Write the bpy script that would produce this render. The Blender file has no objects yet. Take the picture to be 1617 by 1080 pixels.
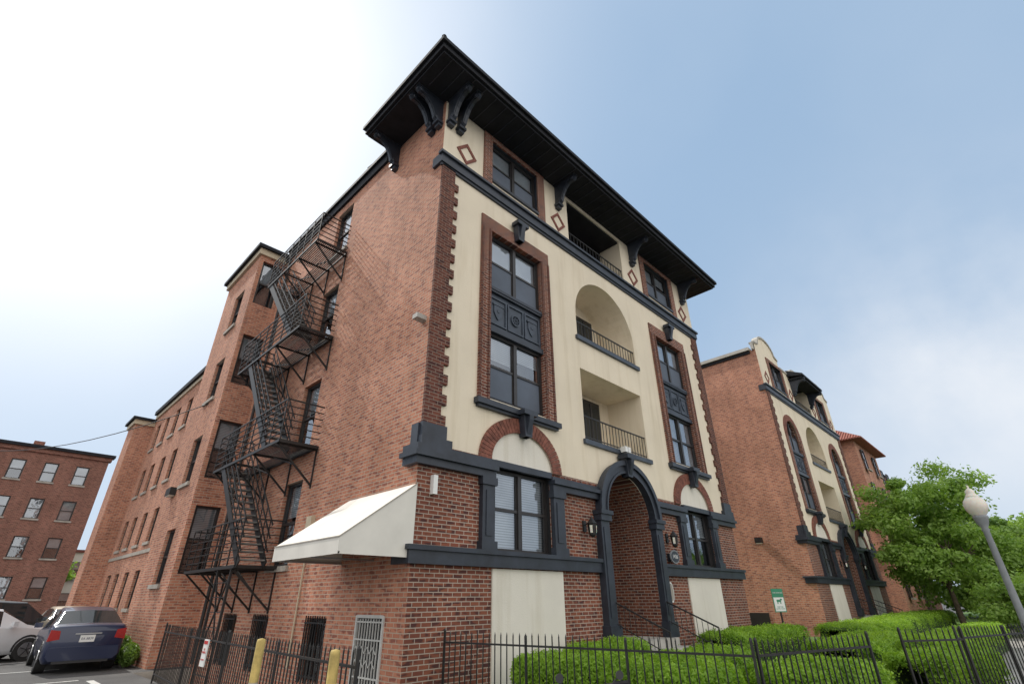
import bpy, bmesh, math, random
import numpy as np
from mathutils import Vector, Matrix
from mathutils.geometry import tessellate_polygon
random.seed(7); rng=np.random.default_rng(7)
scn=bpy.context.scene
scn.view_settings.view_transform='Standard'
COL=scn.collection
# ------------------------------------------------------------------ materials
def newmat(name):
    m=bpy.data.materials.new(name); m.use_nodes=True
    nt=m.node_tree; b=nt.nodes['Principled BSDF']; return m,nt,b
def N(nt,t,**k):
    n=nt.nodes.new(t)
    for a,v in k.items():
        if a in n.inputs: n.inputs[a].default_value=v
        else: setattr(n,a,v)
    return n
def L(nt,a,b): nt.links.new(a,b)
def rgb(c): return (c[0],c[1],c[2],1)
def mixc(nt,fac,a,b,mode='MIX'):
    n=nt.nodes.new('ShaderNodeMix'); n.data_type='RGBA'; n.blend_type=mode
    for s,v in ((0,fac),(6,a),(7,b)):
        if isinstance(v,bpy.types.NodeSocket): L(nt,v,n.inputs[s])
        elif s==0: n.inputs[0].default_value=v
        else: n.inputs[s].default_value=rgb(v)
    return n.outputs[2]
def ramp(nt,src,p0,p1,c0=(0,0,0),c1=(1,1,1)):
    r=nt.nodes.new('ShaderNodeValToRGB'); L(nt,src,r.inputs[0])
    e=r.color_ramp.elements; e[0].position=p0;e[0].color=rgb(c0);e[1].position=p1;e[1].color=rgb(c1)
    return r.outputs[0]
def noise(nt,scale,detail=4,vec=None,rough=.6):
    n=N(nt,'ShaderNodeTexNoise'); n.inputs['Scale'].default_value=scale; n.inputs['Detail'].default_value=detail; n.inputs['Roughness'].default_value=rough
    if vec is None:
        g=N(nt,'ShaderNodeNewGeometry'); vec=g.outputs['Position']
    L(nt,vec,n.inputs['Vector']); return n.outputs['Fac']
def math_(nt,op,a,b=None):
    n=nt.nodes.new('ShaderNodeMath'); n.operation=op
    for i,v in enumerate((a,b)):
        if v is None: continue
        if isinstance(v,(int,float)): n.inputs[i].default_value=v
        else: L(nt,v,n.inputs[i])
    return n.outputs[0]
def scaled(nt,s):
    g=N(nt,'ShaderNodeNewGeometry'); m=N(nt,'ShaderNodeVectorMath',operation='MULTIPLY'); L(nt,g.outputs['Position'],m.inputs[0]); m.inputs[1].default_value=s
    return m.outputs[0]
def simple(name,c,rough=.6,metal=0,var=.15,scale=3.0,bump=0,spec=.5):
    m,nt,b=newmat(name)
    f=noise(nt,scale,5)
    c0=[x*(1-var) for x in c]; c1=[min(1,x*(1+var)) for x in c]
    L(nt,ramp(nt,f,.3,.7,c0,c1),b.inputs['Base Color'])
    b.inputs['Roughness'].default_value=rough; b.inputs['Metallic'].default_value=metal
    b.inputs['Specular IOR Level'].default_value=spec
    if bump:
        bp=N(nt,'ShaderNodeBump'); bp.inputs['Distance'].default_value=bump; bp.inputs['Strength'].default_value=.6
        L(nt,noise(nt,60,4),bp.inputs['Height']); L(nt,bp.outputs[0],b.inputs['Normal'])
    return m
def brickmat(name,c1,c2,mortar,cdark,bw=.215,bh=.075,ms=.009,stain=.22,dk=1.0,bs=.4):
    m,nt,b=newmat(name)
    g=N(nt,'ShaderNodeNewGeometry')
    sp=N(nt,'ShaderNodeSeparateXYZ'); L(nt,g.outputs['Position'],sp.inputs[0])
    sn=N(nt,'ShaderNodeSeparateXYZ'); L(nt,g.outputs['True Normal'],sn.inputs[0])
    ax=math_(nt,'GREATER_THAN',math_(nt,'ABSOLUTE',sn.outputs[0]),.6)
    mu=nt.nodes.new('ShaderNodeMix'); mu.data_type='FLOAT'; L(nt,ax,mu.inputs[0]); L(nt,sp.outputs[0],mu.inputs[2]); L(nt,sp.outputs[1],mu.inputs[3])
    cb=N(nt,'ShaderNodeCombineXYZ'); L(nt,mu.outputs[0],cb.inputs[0]); L(nt,sp.outputs[2],cb.inputs[1])
    bt=N(nt,'ShaderNodeTexBrick'); L(nt,cb.outputs[0],bt.inputs['Vector'])
    bt.inputs['Scale'].default_value=1; bt.inputs['Brick Width'].default_value=bw; bt.inputs['Row Height'].default_value=bh
    bt.inputs['Mortar Size'].default_value=ms; bt.inputs['Mortar Smooth'].default_value=.2; bt.inputs['Bias'].default_value=-.15
    bt.inputs['Color1'].default_value=rgb(c1); bt.inputs['Color2'].default_value=rgb(c2); bt.inputs['Mortar'].default_value=rgb(mortar)
    vm=N(nt,'ShaderNodeVectorMath',operation='MULTIPLY'); L(nt,cb.outputs[0],vm.inputs[0]); vm.inputs[1].default_value=(1/bw,1/bh,1)
    n2=noise(nt,.85,1,vm.outputs[0])
    col=mixc(nt,math_(nt,'MULTIPLY',ramp(nt,n2,.52,.62,(0,0,0),(dk,)*3),math_(nt,'SUBTRACT',1.0,bt.outputs['Fac'])),bt.outputs['Color'],cdark)
    st=ramp(nt,noise(nt,.45,6),.3,.75,(1-stain,)*3,(1.1,)*3)
    st2=ramp(nt,noise(nt,.8,5,scaled(nt,(2.2,2.2,.25))),.35,.7,(.84,)*3,(1.07,)*3)
    col=mixc(nt,1.0,col,st,'MULTIPLY'); col=mixc(nt,1.0,col,st2,'MULTIPLY')
    L(nt,col,b.inputs['Base Color']); b.inputs['Roughness'].default_value=.88
    b.inputs['Specular IOR Level'].default_value=.2
    bp=N(nt,'ShaderNodeBump'); bp.inputs['Distance'].default_value=.01; bp.inputs['Strength'].default_value=bs
    h=math_(nt,'SUBTRACT',math_(nt,'MULTIPLY',noise(nt,40,3),.3),bt.outputs['Fac'])
    L(nt,h,bp.inputs['Height']); L(nt,bp.outputs[0],b.inputs['Normal'])
    return m
M={}
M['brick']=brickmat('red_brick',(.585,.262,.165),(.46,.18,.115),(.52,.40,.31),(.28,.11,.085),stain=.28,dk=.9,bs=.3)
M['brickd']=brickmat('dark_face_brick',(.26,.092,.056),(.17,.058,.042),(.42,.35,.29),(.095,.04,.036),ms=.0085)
M['brickq']=brickmat('dark_quoin_brick',(.18,.066,.045),(.115,.044,.036),(.26,.2,.16),(.07,.03,.028),ms=.007)
M['brickfar']=brickmat('brown_brick',(.30,.12,.09),(.21,.082,.065),(.30,.22,.17),(.15,.06,.045))
def stucco(name,c):
    m,nt,b=newmat(name)
    a=ramp(nt,noise(nt,.7,6),.3,.75,[x*.91 for x in c],[min(1,x*1.03) for x in c])
    s=ramp(nt,noise(nt,1.1,6,scaled(nt,(3,3,.22))),.28,.5,(.87,.85,.81),(1,1,1))
    L(nt,mixc(nt,1.0,a,s,'MULTIPLY'),b.inputs['Base Color']); b.inputs['Roughness'].default_value=.9
    b.inputs['Specular IOR Level'].default_value=.2
    bp=N(nt,'ShaderNodeBump'); bp.inputs['Distance'].default_value=.006; L(nt,noise(nt,35,5),bp.inputs['Height']); L(nt,bp.outputs[0],b.inputs['Normal'])
    return m
M['stucco']=stucco('cream_stucco',(.78,.69,.545))
M['panel']=stucco('white_render',(.75,.71,.63))
M['navy']=simple('navy_painted_trim',(.024,.030,.043),.45,var=.35,bump=.002)
M['slate']=simple('blue_grey_panel_paint',(.045,.058,.08),.5,var=.3,bump=.002)
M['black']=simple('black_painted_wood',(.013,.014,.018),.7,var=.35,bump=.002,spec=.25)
M['iron']=simple('black_iron',(.012,.011,.011),.5,var=.4,scale=12)
M['frame']=simple('dark_window_frame',(.025,.022,.022),.4,var=.2)
M['conc']=simple('concrete',(.42,.40,.36),.9,var=.2,scale=2.5,bump=.004)
M['stone']=simple('grey_stone_sill',(.34,.31,.27),.85,var=.2,bump=.003)
M['awning']=simple('cream_awning_canvas',(.66,.635,.58),.8,var=.08,scale=1.6)
M['mark']=simple('white_road_paint',(.55,.55,.53),.8,var=.3,scale=9)
M['yellow']=simple('weathered_yellow_paint',(.46,.34,.11),.75,var=.35,scale=8)
M['white']=simple('white_paint',(.75,.75,.73),.5,var=.06)
M['gate']=simple('grey_gate_paint',(.50,.50,.48),.5,var=.12)
M['green']=simple('green_sign_paint',(.03,.22,.12),.5,var=.08)
M['redp']=simple('red_sign_paint',(.5,.03,.03),.5,var=.08)
M['rubber']=simple('tyre_rubber',(.02,.02,.02),.85,var=.2)
M['alloy']=simple('wheel_alloy',(.45,.45,.46),.3,metal=.8,var=.1)
M['tile']=simple('red_roof_tile',(.30,.11,.08),.75,var=.3,scale=6)
M['plastic']=simple('dark_plastic',(.03,.03,.032),.5,var=.1)
M['bark']=simple('bark',(.12,.09,.065),.9,var=.35,scale=8,bump=.02)
M['lampgrey']=simple('lamp_grey_paint',(.22,.235,.25),.5,var=.12,scale=5)
M['beige']=simple('beige_metal',(.5,.42,.3),.6,var=.1)
M['bluepost']=simple('grey_lamp_fixture',(.35,.33,.3),.5,var=.1)
M['tread']=simple('worn_stair_tread',(.20,.195,.185),.6,var=.3,scale=9)
M['diamond']=simple('red_clay_border',(.20,.07,.05),.8,var=.3,scale=14)
M['vous']=simple('arch_brick',(.19,.07,.048),.85,var=.5,scale=9,bump=.006)
M['mortar']=simple('mortar',(.40,.32,.26),.9,var=.1)
def glassmat(name,tint=(.78,.83,.88),refl=.17):
    m,nt,b=newmat(name); nt.nodes.remove(b)
    o=nt.nodes['Material Output']
    t=N(nt,'ShaderNodeBsdfTransparent'); t.inputs[0].default_value=rgb(tint)
    g=N(nt,'ShaderNodeBsdfGlossy'); g.inputs['Roughness'].default_value=.03; g.inputs[0].default_value=(.85,.9,.97,1)
    bp=N(nt,'ShaderNodeBump'); bp.inputs['Distance'].default_value=.03; bp.inputs['Strength'].default_value=.2; L(nt,noise(nt,1.6,2),bp.inputs['Height']); L(nt,bp.outputs[0],g.inputs['Normal'])
    fr=N(nt,'ShaderNodeFresnel'); fr.inputs[0].default_value=1.5
    f=math_(nt,'ADD',math_(nt,'MULTIPLY',fr.outputs[0],1.0),refl)
    mx=N(nt,'ShaderNodeMixShader'); L(nt,f,mx.inputs[0]); L(nt,t.outputs[0],mx.inputs[1]); L(nt,g.outputs[0],mx.inputs[2]); L(nt,mx.outputs[0],o.inputs[0])
    return m
M['glass']=glassmat('window_glass')
M['carglass']=simple('car_glass',(.02,.025,.028),.06,var=.1)
def blindmat():
    m,nt,b=newmat('venetian_blind')
    w=N(nt,'ShaderNodeTexWave'); w.bands_direction='Z'; w.inputs['Scale'].default_value=6; L(nt,scaled(nt,(1,1,1)),w.inputs['Vector'])
    c=ramp(nt,w.outputs['Fac'],.15,.5,(.38,.38,.38),(.72,.72,.70))
    L(nt,mixc(nt,1.0,c,ramp(nt,noise(nt,.9,2),.35,.65,(.75,)*3,(1.1,)*3),'MULTIPLY'),b.inputs['Base Color']); b.inputs['Roughness'].default_value=.7
    return m
M['blind']=blindmat()
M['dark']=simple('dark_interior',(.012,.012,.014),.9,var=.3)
M['screen']=simple('insect_screen',(.085,.105,.14),.6,var=.2,scale=.8)
def asphalt():
    m,nt,b=newmat('asphalt')
    a=ramp(nt,noise(nt,.5,8),.3,.7,(.06,.06,.062),(.12,.118,.115)); c=ramp(nt,noise(nt,90,2),.3,.7,(.7,)*3,(1.25,)*3)
    L(nt,mixc(nt,1.0,a,c,'MULTIPLY'),b.inputs['Base Color']); b.inputs['Roughness'].default_value=.88
    bp=N(nt,'ShaderNodeBump'); bp.inputs['Distance'].default_value=.008; L(nt,noise(nt,120,2),bp.inputs['Height']); L(nt,bp.outputs[0],b.inputs['Normal']); return m
M['asphalt']=asphalt()
def paving():
    m,nt,b=newmat('pavement_slabs')
    bt=N(nt,'ShaderNodeTexBrick'); bt.offset=0; L(nt,scaled(nt,(1,1,0)),bt.inputs['Vector']); bt.inputs['Scale'].default_value=1
    bt.inputs['Brick Width'].default_value=1.2; bt.inputs['Row Height'].default_value=1.2; bt.inputs['Mortar Size'].default_value=.012
    bt.inputs['Color1'].default_value=(.36,.345,.315,1); bt.inputs['Color2'].default_value=(.31,.295,.27,1); bt.inputs['Mortar'].default_value=(.16,.15,.14,1)
    s=ramp(nt,noise(nt,1.3,6),.3,.7,(.72,)*3,(1.1,)*3)
    L(nt,mixc(nt,1.0,bt.outputs['Color'],s,'MULTIPLY'),b.inputs['Base Color']); b.inputs['Roughness'].default_value=.9; return m
M['paving']=paving()
M['grass']=simple('lawn_grass',(.09,.16,.035),.9,var=.4,scale=14,bump=.03)
def leafmat(name,c0,c1,sc=2.5):
    m,nt,b=newmat(name); nt.nodes.remove(b); o=nt.nodes['Material Output']
    col=ramp(nt,noise(nt,sc,5),.32,.68,c0,c1)
    d=N(nt,'ShaderNodeBsdfPrincipled'); L(nt,col,d.inputs['Base Color']); d.inputs['Roughness'].default_value=.5
    t=N(nt,'ShaderNodeBsdfTranslucent'); L(nt,mixc(nt,1.0,col,(1.5,1.5,.7),'MULTIPLY'),t.inputs[0])
    mx=N(nt,'ShaderNodeMixShader'); mx.inputs[0].default_value=.42; L(nt,d.outputs[0],mx.inputs[1]); L(nt,t.outputs[0],mx.inputs[2]); L(nt,mx.outputs[0],o.inputs[0]); return m
M['hedge']=leafmat('boxwood_leaves',(.14,.27,.02),(.34,.52,.06),3.5)
M['shrub']=leafmat('shrub_leaves_green',(.09,.17,.025),(.18,.29,.06),3.5)
M['leaf']=leafmat('tree_leaves',(.15,.27,.04),(.33,.48,.12),1.2)
M['leafd']=leafmat('dark_leaves',(.09,.18,.03),(.18,.30,.07),1.2)
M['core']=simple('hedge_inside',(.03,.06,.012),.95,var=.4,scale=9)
def paint(name,c,metal=.3):
    m,nt,b=newmat(name)
    L(nt,ramp(nt,noise(nt,1.5,4),.3,.7,[x*.92 for x in c],c),b.inputs['Base Color'])
    b.inputs['Metallic'].default_value=metal; b.inputs['Roughness'].default_value=.32
    b.inputs['Coat Weight'].default_value=.6; b.inputs['Coat Roughness'].default_value=.05; return m
M['pblue']=paint('blue_car_paint',(.012,.020,.062),.1); M['psilver']=paint('silver_car_paint',(.66,.67,.69),.1)
M['pblack']=paint('black_car_paint',(.015,.015,.017)); M['pbeige']=paint('beige_car_paint',(.42,.36,.27)); M['pwhite']=paint('white_car_paint',(.7,.7,.7),0)
M['tail']=simple('red_tail_light',(.35,.012,.01),.2,var=.2)
M['headl']=simple('clear_headlight',(.7,.72,.75),.1,var=.1)
def globemat():
    m,nt,b=newmat('frosted_globe'); L(nt,ramp(nt,noise(nt,4,2),.3,.7,(.66,.62,.54),(.76,.72,.64)),b.inputs['Base Color']); b.inputs['Roughness'].default_value=.35
    b.inputs['Subsurface Weight'].default_value=.3; return m
M['globe']=globemat()
# ------------------------------------------------------------------ mesh builder
class MB:
    def __init__(s): s.v=[];s.f=[];s.m=[];s.ms=[]
    def mi(s,mat):
        if mat not in s.ms: s.ms.append(mat)
        return s.ms.index(mat)
    def add(s,vs,fs,mat):
        o=len(s.v); s.v+= [tuple(v) for v in vs]; i=s.mi(mat)
        for f in fs: s.f.append([o+k for k in f]); s.m.append(i)
    def box(s,x0,x1,y0,y1,z0,z1,mat):
        vs=[(x0,y0,z0),(x1,y0,z0),(x1,y1,z0),(x0,y1,z0),(x0,y0,z1),(x1,y0,z1),(x1,y1,z1),(x0,y1,z1)]
        s.add(vs,[(0,3,2,1),(4,5,6,7),(0,1,5,4),(1,2,6,5),(2,3,7,6),(3,0,4,7)],mat)
    def bar(s,p,q,w,h,mat):
        p=Vector(p);q=Vector(q);d=(q-p).normalized()
        up=Vector((0,0,1)) if abs(d.z)<.99 else Vector((0,1,0))
        r=d.cross(up).normalized(); u=r.cross(d)
        vs=[]
        for c in (p,q):
            for a,b in ((-1,-1),(1,-1),(1,1),(-1,1)): vs.append(c+r*a*w/2+u*b*h/2)
        s.add(vs,[(0,1,2,3),(7,6,5,4),(0,4,5,1),(1,5,6,2),(2,6,7,3),(3,7,4,0)],mat)
    def cyl(s,p,q,r0,r1,mat,n=12,cap=True):
        p=Vector(p);q=Vector(q);d=(q-p).normalized()
        up=Vector((0,0,1)) if abs(d.z)<.99 else Vector((0,1,0))
        r=d.cross(up).normalized(); u=r.cross(d); vs=[]
        for c,rr in ((p,r0),(q,r1)):
            for i in range(n):
                a=2*math.pi*i/n; vs.append(c+r*math.cos(a)*rr+u*math.sin(a)*rr)
        fs=[(i,(i+1)%n,n+(i+1)%n,n+i) for i in range(n)]
        if cap: fs+= [tuple(range(n-1,-1,-1)),tuple(range(n,2*n))]
        s.add(vs,fs,mat)
    def lathe(s,c,prof,mat,n=20):
        vs=[];k=len(prof)
        for (r,z) in prof:
            for i in range(n):
                a=2*math.pi*i/n; vs.append((c[0]+r*math.cos(a),c[1]+r*math.sin(a),c[2]+z))
        fs=[(j*n+i,j*n+(i+1)%n,(j+1)*n+(i+1)%n,(j+1)*n+i) for j in range(k-1) for i in range(n)]
        s.add(vs,fs,mat)
    def prism(s,loop,fn,d0,d1,mat):
        n=len(loop); tri=tessellate_polygon([[Vector((a,b,0)) for a,b in loop]])
        vs=[fn(a,b,d0) for a,b in loop]+[fn(a,b,d1) for a,b in loop]
        fs=[tuple(t) for t in tri]+[tuple(i+n for i in reversed(t)) for t in tri]
        fs+=[(i,(i+1)%n,n+(i+1)%n,n+i) for i in range(n)]
        s.add(vs,fs,mat)
    def holed(s,outer,holes,fn,mat,d=0):
        loops=[outer]+[h[0] for h in holes]
        tri=tessellate_polygon([[Vector((a,b,0)) for a,b in l] for l in loops])
        flat=[p for l in loops for p in l]
        s.add([fn(a,b,d) for a,b in flat],[tuple(t) for t in tri],mat)
        for lp,dep,mr,mb in holes:
            n=len(lp); vs=[fn(a,b,d) for a,b in lp]+[fn(a,b,d+dep) for a,b in lp]
            s.add(vs,[(i,(i+1)%n,n+(i+1)%n,n+i) for i in range(n)],mr)
            if mb:
                t2=tessellate_polygon([[Vector((a,b,0)) for a,b in lp]])
                s.add([fn(a,b,d+dep) for a,b in lp],[tuple(t) for t in t2],mb)
    def mesh(s,name,smooth=False):
        me=bpy.data.meshes.new(name); me.from_pydata(s.v,[],s.f)
        for m in s.ms: me.materials.append(M[m])
        me.polygons.foreach_set('material_index',s.m)
        if smooth: me.polygons.foreach_set('use_smooth',[True]*len(me.polygons))
        me.update(); return me
    def obj(s,name,parent=None,loc=None,rot=None,smooth=False):
        return link(name,s.mesh(name,smooth),parent,loc,rot)
def link(name,me,parent=None,loc=None,rot=None):
    o=bpy.data.objects.new(name,me); COL.objects.link(o)
    if parent: o.parent=parent
    if loc: o.location=loc
    if rot is not None: o.rotation_euler=(0,0,rot)
    return o
def thing(o,label,cat,group=None):
    o['label']=label;o['category']=cat
    if group:o['group']=group
    return o
def root(name,label,cat,loc=(0,0,0),rot=0,group=None):
    o=link(name,None,None,loc,rot); o.empty_display_size=.3; return thing(o,label,cat,group)
FR=lambda a,b,d:(a,d,b)
def SD(x0): return lambda a,b,d:(x0+d,a,b)
def rect(u0,u1,v0,v1): return [(u0,v0),(u1,v0),(u1,v1),(u0,v1)]
def archloop(u0,u1,v0,vs,b,n=20):
    c=(u0+u1)/2;a=(u1-u0)/2
    return [(u0,v0),(u1,v0)]+[(c+a*math.cos(t),vs+b*math.sin(t)) for t in [math.pi*i/n for i in range(n+1)]]
def ring(mb,c,zs,a,b,t,d0,d1,mat,n,gap=0,a0=0,a1=math.pi,fn=FR):
    for i in range(n):
        t0=a0+(a1-a0)*(i+gap)/n; t1=a0+(a1-a0)*(i+1-gap)/n
        lp=[(c+a*math.cos(t0),zs+b*math.sin(t0)),(c+(a+t)*math.cos(t0),zs+(b+t)*math.sin(t0)),(c+(a+t)*math.cos(t1),zs+(b+t)*math.sin(t1)),(c+a*math.cos(t1),zs+b*math.sin(t1))]
        mb.prism(lp,fn,d0,d1,mat)
# ------------------------------------------------------------------ windows
WC={}
def window(parent,face,u,v,w,h,plane=0,double=False,blind=.5,screen=False,sill=True,meet=.5):
    key=(round(w,2),round(h,2),double,blind,screen,sill,meet)
    if key not in WC:
        f=MB(); t=.06
        f.box(-w/2,-w/2+t,.10,.19,0,h,'frame'); f.box(w/2-t,w/2,.10,.19,0,h,'frame')
        f.box(-w/2+t,w/2-t,.10,.19,0,t,'frame'); f.box(-w/2+t,w/2-t,.10,.19,h-t,h,'frame')
        cols=[(-w/2+t,w/2-t)]
        if double:
            f.box(-.055,.055,.085,.19,t,h-t,'frame'); cols=[(-w/2+t,-.055),(.055,w/2-t)]
        for a,b in cols:
            f.box(a,b,.11,.18,h*meet-.03,h*meet+.03,'frame')
            for (c,d) in ((t,h*meet-.03),(h*meet+.03,h-t)):
                f.box(a,a+.03,.125,.175,c,d,'frame'); f.box(b-.03,b,.125,.175,c,d,'frame')
        g=MB(); g.add([(-w/2+t,.15,t),(w/2-t,.15,t),(w/2-t,.15,h-t),(-w/2+t,.15,h-t)],[(0,1,2,3)],'glass')
        b=None
        if blind>0:
            b=MB()
            for ci,(a,c) in enumerate(cols):
                bl=min(1,max(.12,blind+(.0 if ci==0 else -.13 if blind<1 else 0)))
                z0=t+(h-2*t)*(1-bl); b.add([(a,.21,z0),(c,.21,z0),(c,.21,h-t),(a,.21,h-t)],[(0,1,2,3)],'blind'); b.box(a,c,.2,.215,z0-.03,z0,'white')
        s=None
        if screen:
            s=MB(); 
            for a,c in cols: s.add([(a+.03,.135,t+.03),(c-.03,.135,t+.03),(c-.03,.135,h*meet-.03),(a+.03,.135,h*meet-.03)],[(0,1,2,3)],'screen')
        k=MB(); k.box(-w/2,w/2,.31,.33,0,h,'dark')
        si=None
        if sill:
            si=MB(); si.box(-w/2-.08,w/2+.08,-.07,.09,-.12,0,'stone')
        WC[key]=(f.mesh('window'),g.mesh('glass'),b and b.mesh('blind'),s and s.mesh('screen'),si and si.mesh('sill'),k.mesh('room_behind'))
    ms=WC[key]
    if face=='F': loc=(u,plane,v);rot=0
    else: loc=(plane,u,v);rot=-math.pi/2
    o=link('window',ms[0],parent,loc,rot)
    for nm,me in zip(('glass','blind','insect_screen','sill','dark_room'),ms[1:]):
        if me: link(nm,me,o)
    return o
# ------------------------------------------------------------------ apartment front
def bracket_mesh(sy=.86,sz=.68):
    mb=MB()
    pts=[(0,0),(-.98,0),(-1.0,-.16),(-.92,-.24),(-.8,-.2),(-.66,-.24),(-.5,-.42),(-.40,-.62),(-.33,-.85),(-.30,-1.02),(-.2,-1.14),(-.08,-1.1),(0,-1.0)]
    pts=[(a*sy,b*sz) for a,b in pts]
    mb.prism(pts,lambda a,b,d:(d,a,b),-.07,.07,'navy')
    mb.prism([(x*1.03,z-.03) for x,z in pts[1:-2]]+[(-.22*sy,-.9*sz),(-.27*sy,-.6*sz),(-.4*sy,-.34*sz),(-.7*sy,-.1*sz)],lambda a,b,d:(d,a,b),-.035,.035,'navy')
    mb.box(-.12,.12,-.2,0,-1.27*sz,-1.14*sz,'navy'); mb.box(-.09,.09,-.14,0,-1.42*sz,-1.27*sz,'navy')
    mb.box(-.11,.11,-1.04*sy,0,0.002,.06,'navy')
    for s in (-1,1): mb.cyl((s*.07,-.86*sy,-.1*sz),(s*.09,-.86*sy,-.1*sz),.07,.05,'navy',12); mb.cyl((s*.07,-.18*sy,-.97*sz),(s*.09,-.18*sy,-.97*sz),.08,.05,'navy',12)
    return mb.mesh('roof_bracket')
BR=bracket_mesh()
def keystone(root_,x,z,h=.75,w0=.2,w1=.3,y=-.3):
    mb=MB(); 
    mb.prism([(x-w0/2,z),(x+w0/2,z),(x+w1/2,z+h),(x-w1/2,z+h)],FR,y*.75,-.05,'navy')
    mb.box(x-w1/2-.05,x+w1/2+.05,y*1.05,-.05,z+h-.12,z+h,'navy')
    mb.prism([(y*.7,z+.0),(y*1.05,z+h*.62),(y*1.1,z+h*.8),(y*.95,z+h-.13),(-.06,z+h-.13),(-.06,z)],lambda a,b,d:(d,a,b),x-w0*.32,x+w0*.32,'navy')
    mb.obj('keystone',root_)
def railing(root_,x0,x1,y,z,h=.75,n=16):
    mb=MB(); mb.box(x0,x1,y-.02,y+.02,z+h-.03,z+h,'iron'); mb.box(x0,x1,y-.015,y+.015,z+.08,z+.105,'iron')
    for i in range(n+1):
        x=x0+(x1-x0)*i/n; mb.box(x-.008,x+.008,y-.008,y+.008,z,z+h-.03,'iron')
    mb.obj('balcony_railing',root_)
def diamond(root_,x,z,w=.36,h=.40):
    mb=MB(); o=[(0,-h),(w,0),(0,h),(-w,0)]; i=[(a*.68,b*.68) for a,b in o]
    for k in range(4):
        a,b=o[k],o[(k+1)%4]; c,d=i[(k+1)%4],i[k]
        mb.prism([(x+p[0],z+p[1]) for p in (a,b,c,d)],FR,-.03,.0,'diamond')
    mb.obj('brick_diamond',root_)
def front(R_,parapet=False):
    a0=math.asin(.75/1.15)
    arc=[(7+1.15*math.cos(t),3.55+1.15*math.sin(t)) for t in [math.pi*i/24 for i in range(25)]]
    left=[p for p in arc if p[0]<7 and p[1]<4.3]; mid=[p for p in arc if p[1]>=4.3]
    hx=1.15*math.cos(a0)
    mb=MB()
    outer=[(0,0),(5.85,0)]+[(5.85,.7)]+list(reversed(left))+[(7-hx,4.3),(0,4.3)]
    lw=[(1.92,2.45),(3.75,2.45),(3.75,4.12),(1.92,4.12)]
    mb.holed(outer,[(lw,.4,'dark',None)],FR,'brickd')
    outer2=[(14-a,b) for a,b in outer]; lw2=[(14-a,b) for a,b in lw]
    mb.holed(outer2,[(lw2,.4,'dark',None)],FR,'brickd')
    mb.add([(5.85,0,0),(8.15,0,0),(8.15,0,.7),(5.85,0,.7)],[(0,1,2,3)],'brickd')
    mb.obj('brick_base_wall',R_)
    mb=MB(); al=archloop(5.85,8.15,.7,3.55,1.15); nn=len(al)
    mb.add([(a,0,b) for a,b in al]+[(a,2.2,b) for a,b in al],[(i,(i+1)%nn,nn+(i+1)%nn,nn+i) for i in range(nn)],'brickd')
    mb.add([(5.84,2.2,.7),(8.16,2.2,.7),(8.16,2.2,4.75),(5.84,2.2,4.75)],[(0,1,2,3)],'brickd')
    mb.add([(5.85,.0,.704),(8.15,.0,.704),(8.15,2.2,.704),(5.85,2.2,.704)],[(0,1,2,3)],'conc')
    mb.obj('entrance_vestibule',R_)
    mb=MB(); mb.box(6.25,7.75,2.1,2.19,.71,3.1,'frame'); 
    for a in (6.33,7.05): mb.box(a,a+.62,2.07,2.1,1.2,3.0,'carglass')
    mb.cyl((6.98,2.04,1.75),(6.98,2.04,2.05),.015,.015,'alloy',8)
    mb.obj('entrance_door',R_)
    ztop=14.12
    mb=MB()
    o=[(0,4.3),(7-hx,4.3)]+list(reversed(mid))+[(7+hx,4.3),(14,4.3),(14,ztop)]
    if parapet:
        def bump(cx,w,h): 
            return [(cx+w/2,ztop),(cx+w/2,ztop+h*.35),(cx+w/2-.35,ztop+h*.42)]+[(cx+(w/2-.5)*math.cos(t),ztop+h*.45+h*.55*math.sin(t)) for t in [math.pi*i/10 for i in range(11)]]+[(cx-w/2+.35,ztop+h*.42),(cx-w/2,ztop+h*.35),(cx-w/2,ztop)]
        cop=bump(12.1,3.6,1.3)+bump(7,3.4,.7)+bump(1.9,3.6,1.3)
        cop[0]=(14,ztop);cop[1]=(14,ztop+.45);cop[-2]=(0,ztop+.45);cop[-1]=(0,ztop)
        o=[p for p in o if p!=(14,ztop)]+cop
    else: o+= [(0,ztop)]
    holes=[]
    for (u0,u1) in ((1.75,3.75),(10.25,12.25)):
        if parapet: holes.append((archloop(u0,u1,5.65,9.5,.98,12),.22,'brickd',None))
        else: holes.append((rect(u0,u1,5.65,10.45),.22,'brickd',None))
        holes.append((rect(u0,u1,12.36,13.92),.22,'navy',None))
    holes.append((archloop(5.35,8.6,8.6,9.42,1.62,24),1.3,'stucco','stucco'))
    holes.append((rect(5.35,8.6,5.42,7.55),1.3,'stucco','stucco'))
    holes.append((rect(5.3,8.55,12.1,13.98),2.6,'stucco','black'))  # loggia back wall coloured black to stand for its deep shade
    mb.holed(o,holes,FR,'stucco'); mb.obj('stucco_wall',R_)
    mb=MB(); mb.box(5.31,8.54,.05,2.59,13.9,13.97,'black'); mb.box(5.31,5.36,.06,2.59,12.11,13.9,'black'); mb.box(8.49,8.54,.9,2.59,12.11,13.9,'black'); mb.obj('loggia_shade_lining',R_)  # black sheets put in for the shade inside the loggia
    if parapet:
        mb=MB()
        for k in range(len(cop)-1):
            a,b=cop[k],cop[k+1]; mb.bar((a[0],.1,a[1]),(b[0],.1,b[1]),.32,.12,'conc')
        mb.obj('parapet_coping',R_)
    for z,h in ((5.44,1.95),(8.62,1.9)):
        mb=MB(); mb.box(6.95,7.95,1.22,1.28,z,z+h,'frame'); mb.box(7.03,7.87,1.20,1.22,z+.25,z+h-.1,'carglass'); mb.box(7.4,7.48,1.185,1.20,z+.25,z+h-.1,'frame'); mb.obj('balcony_door',R_)
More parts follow.
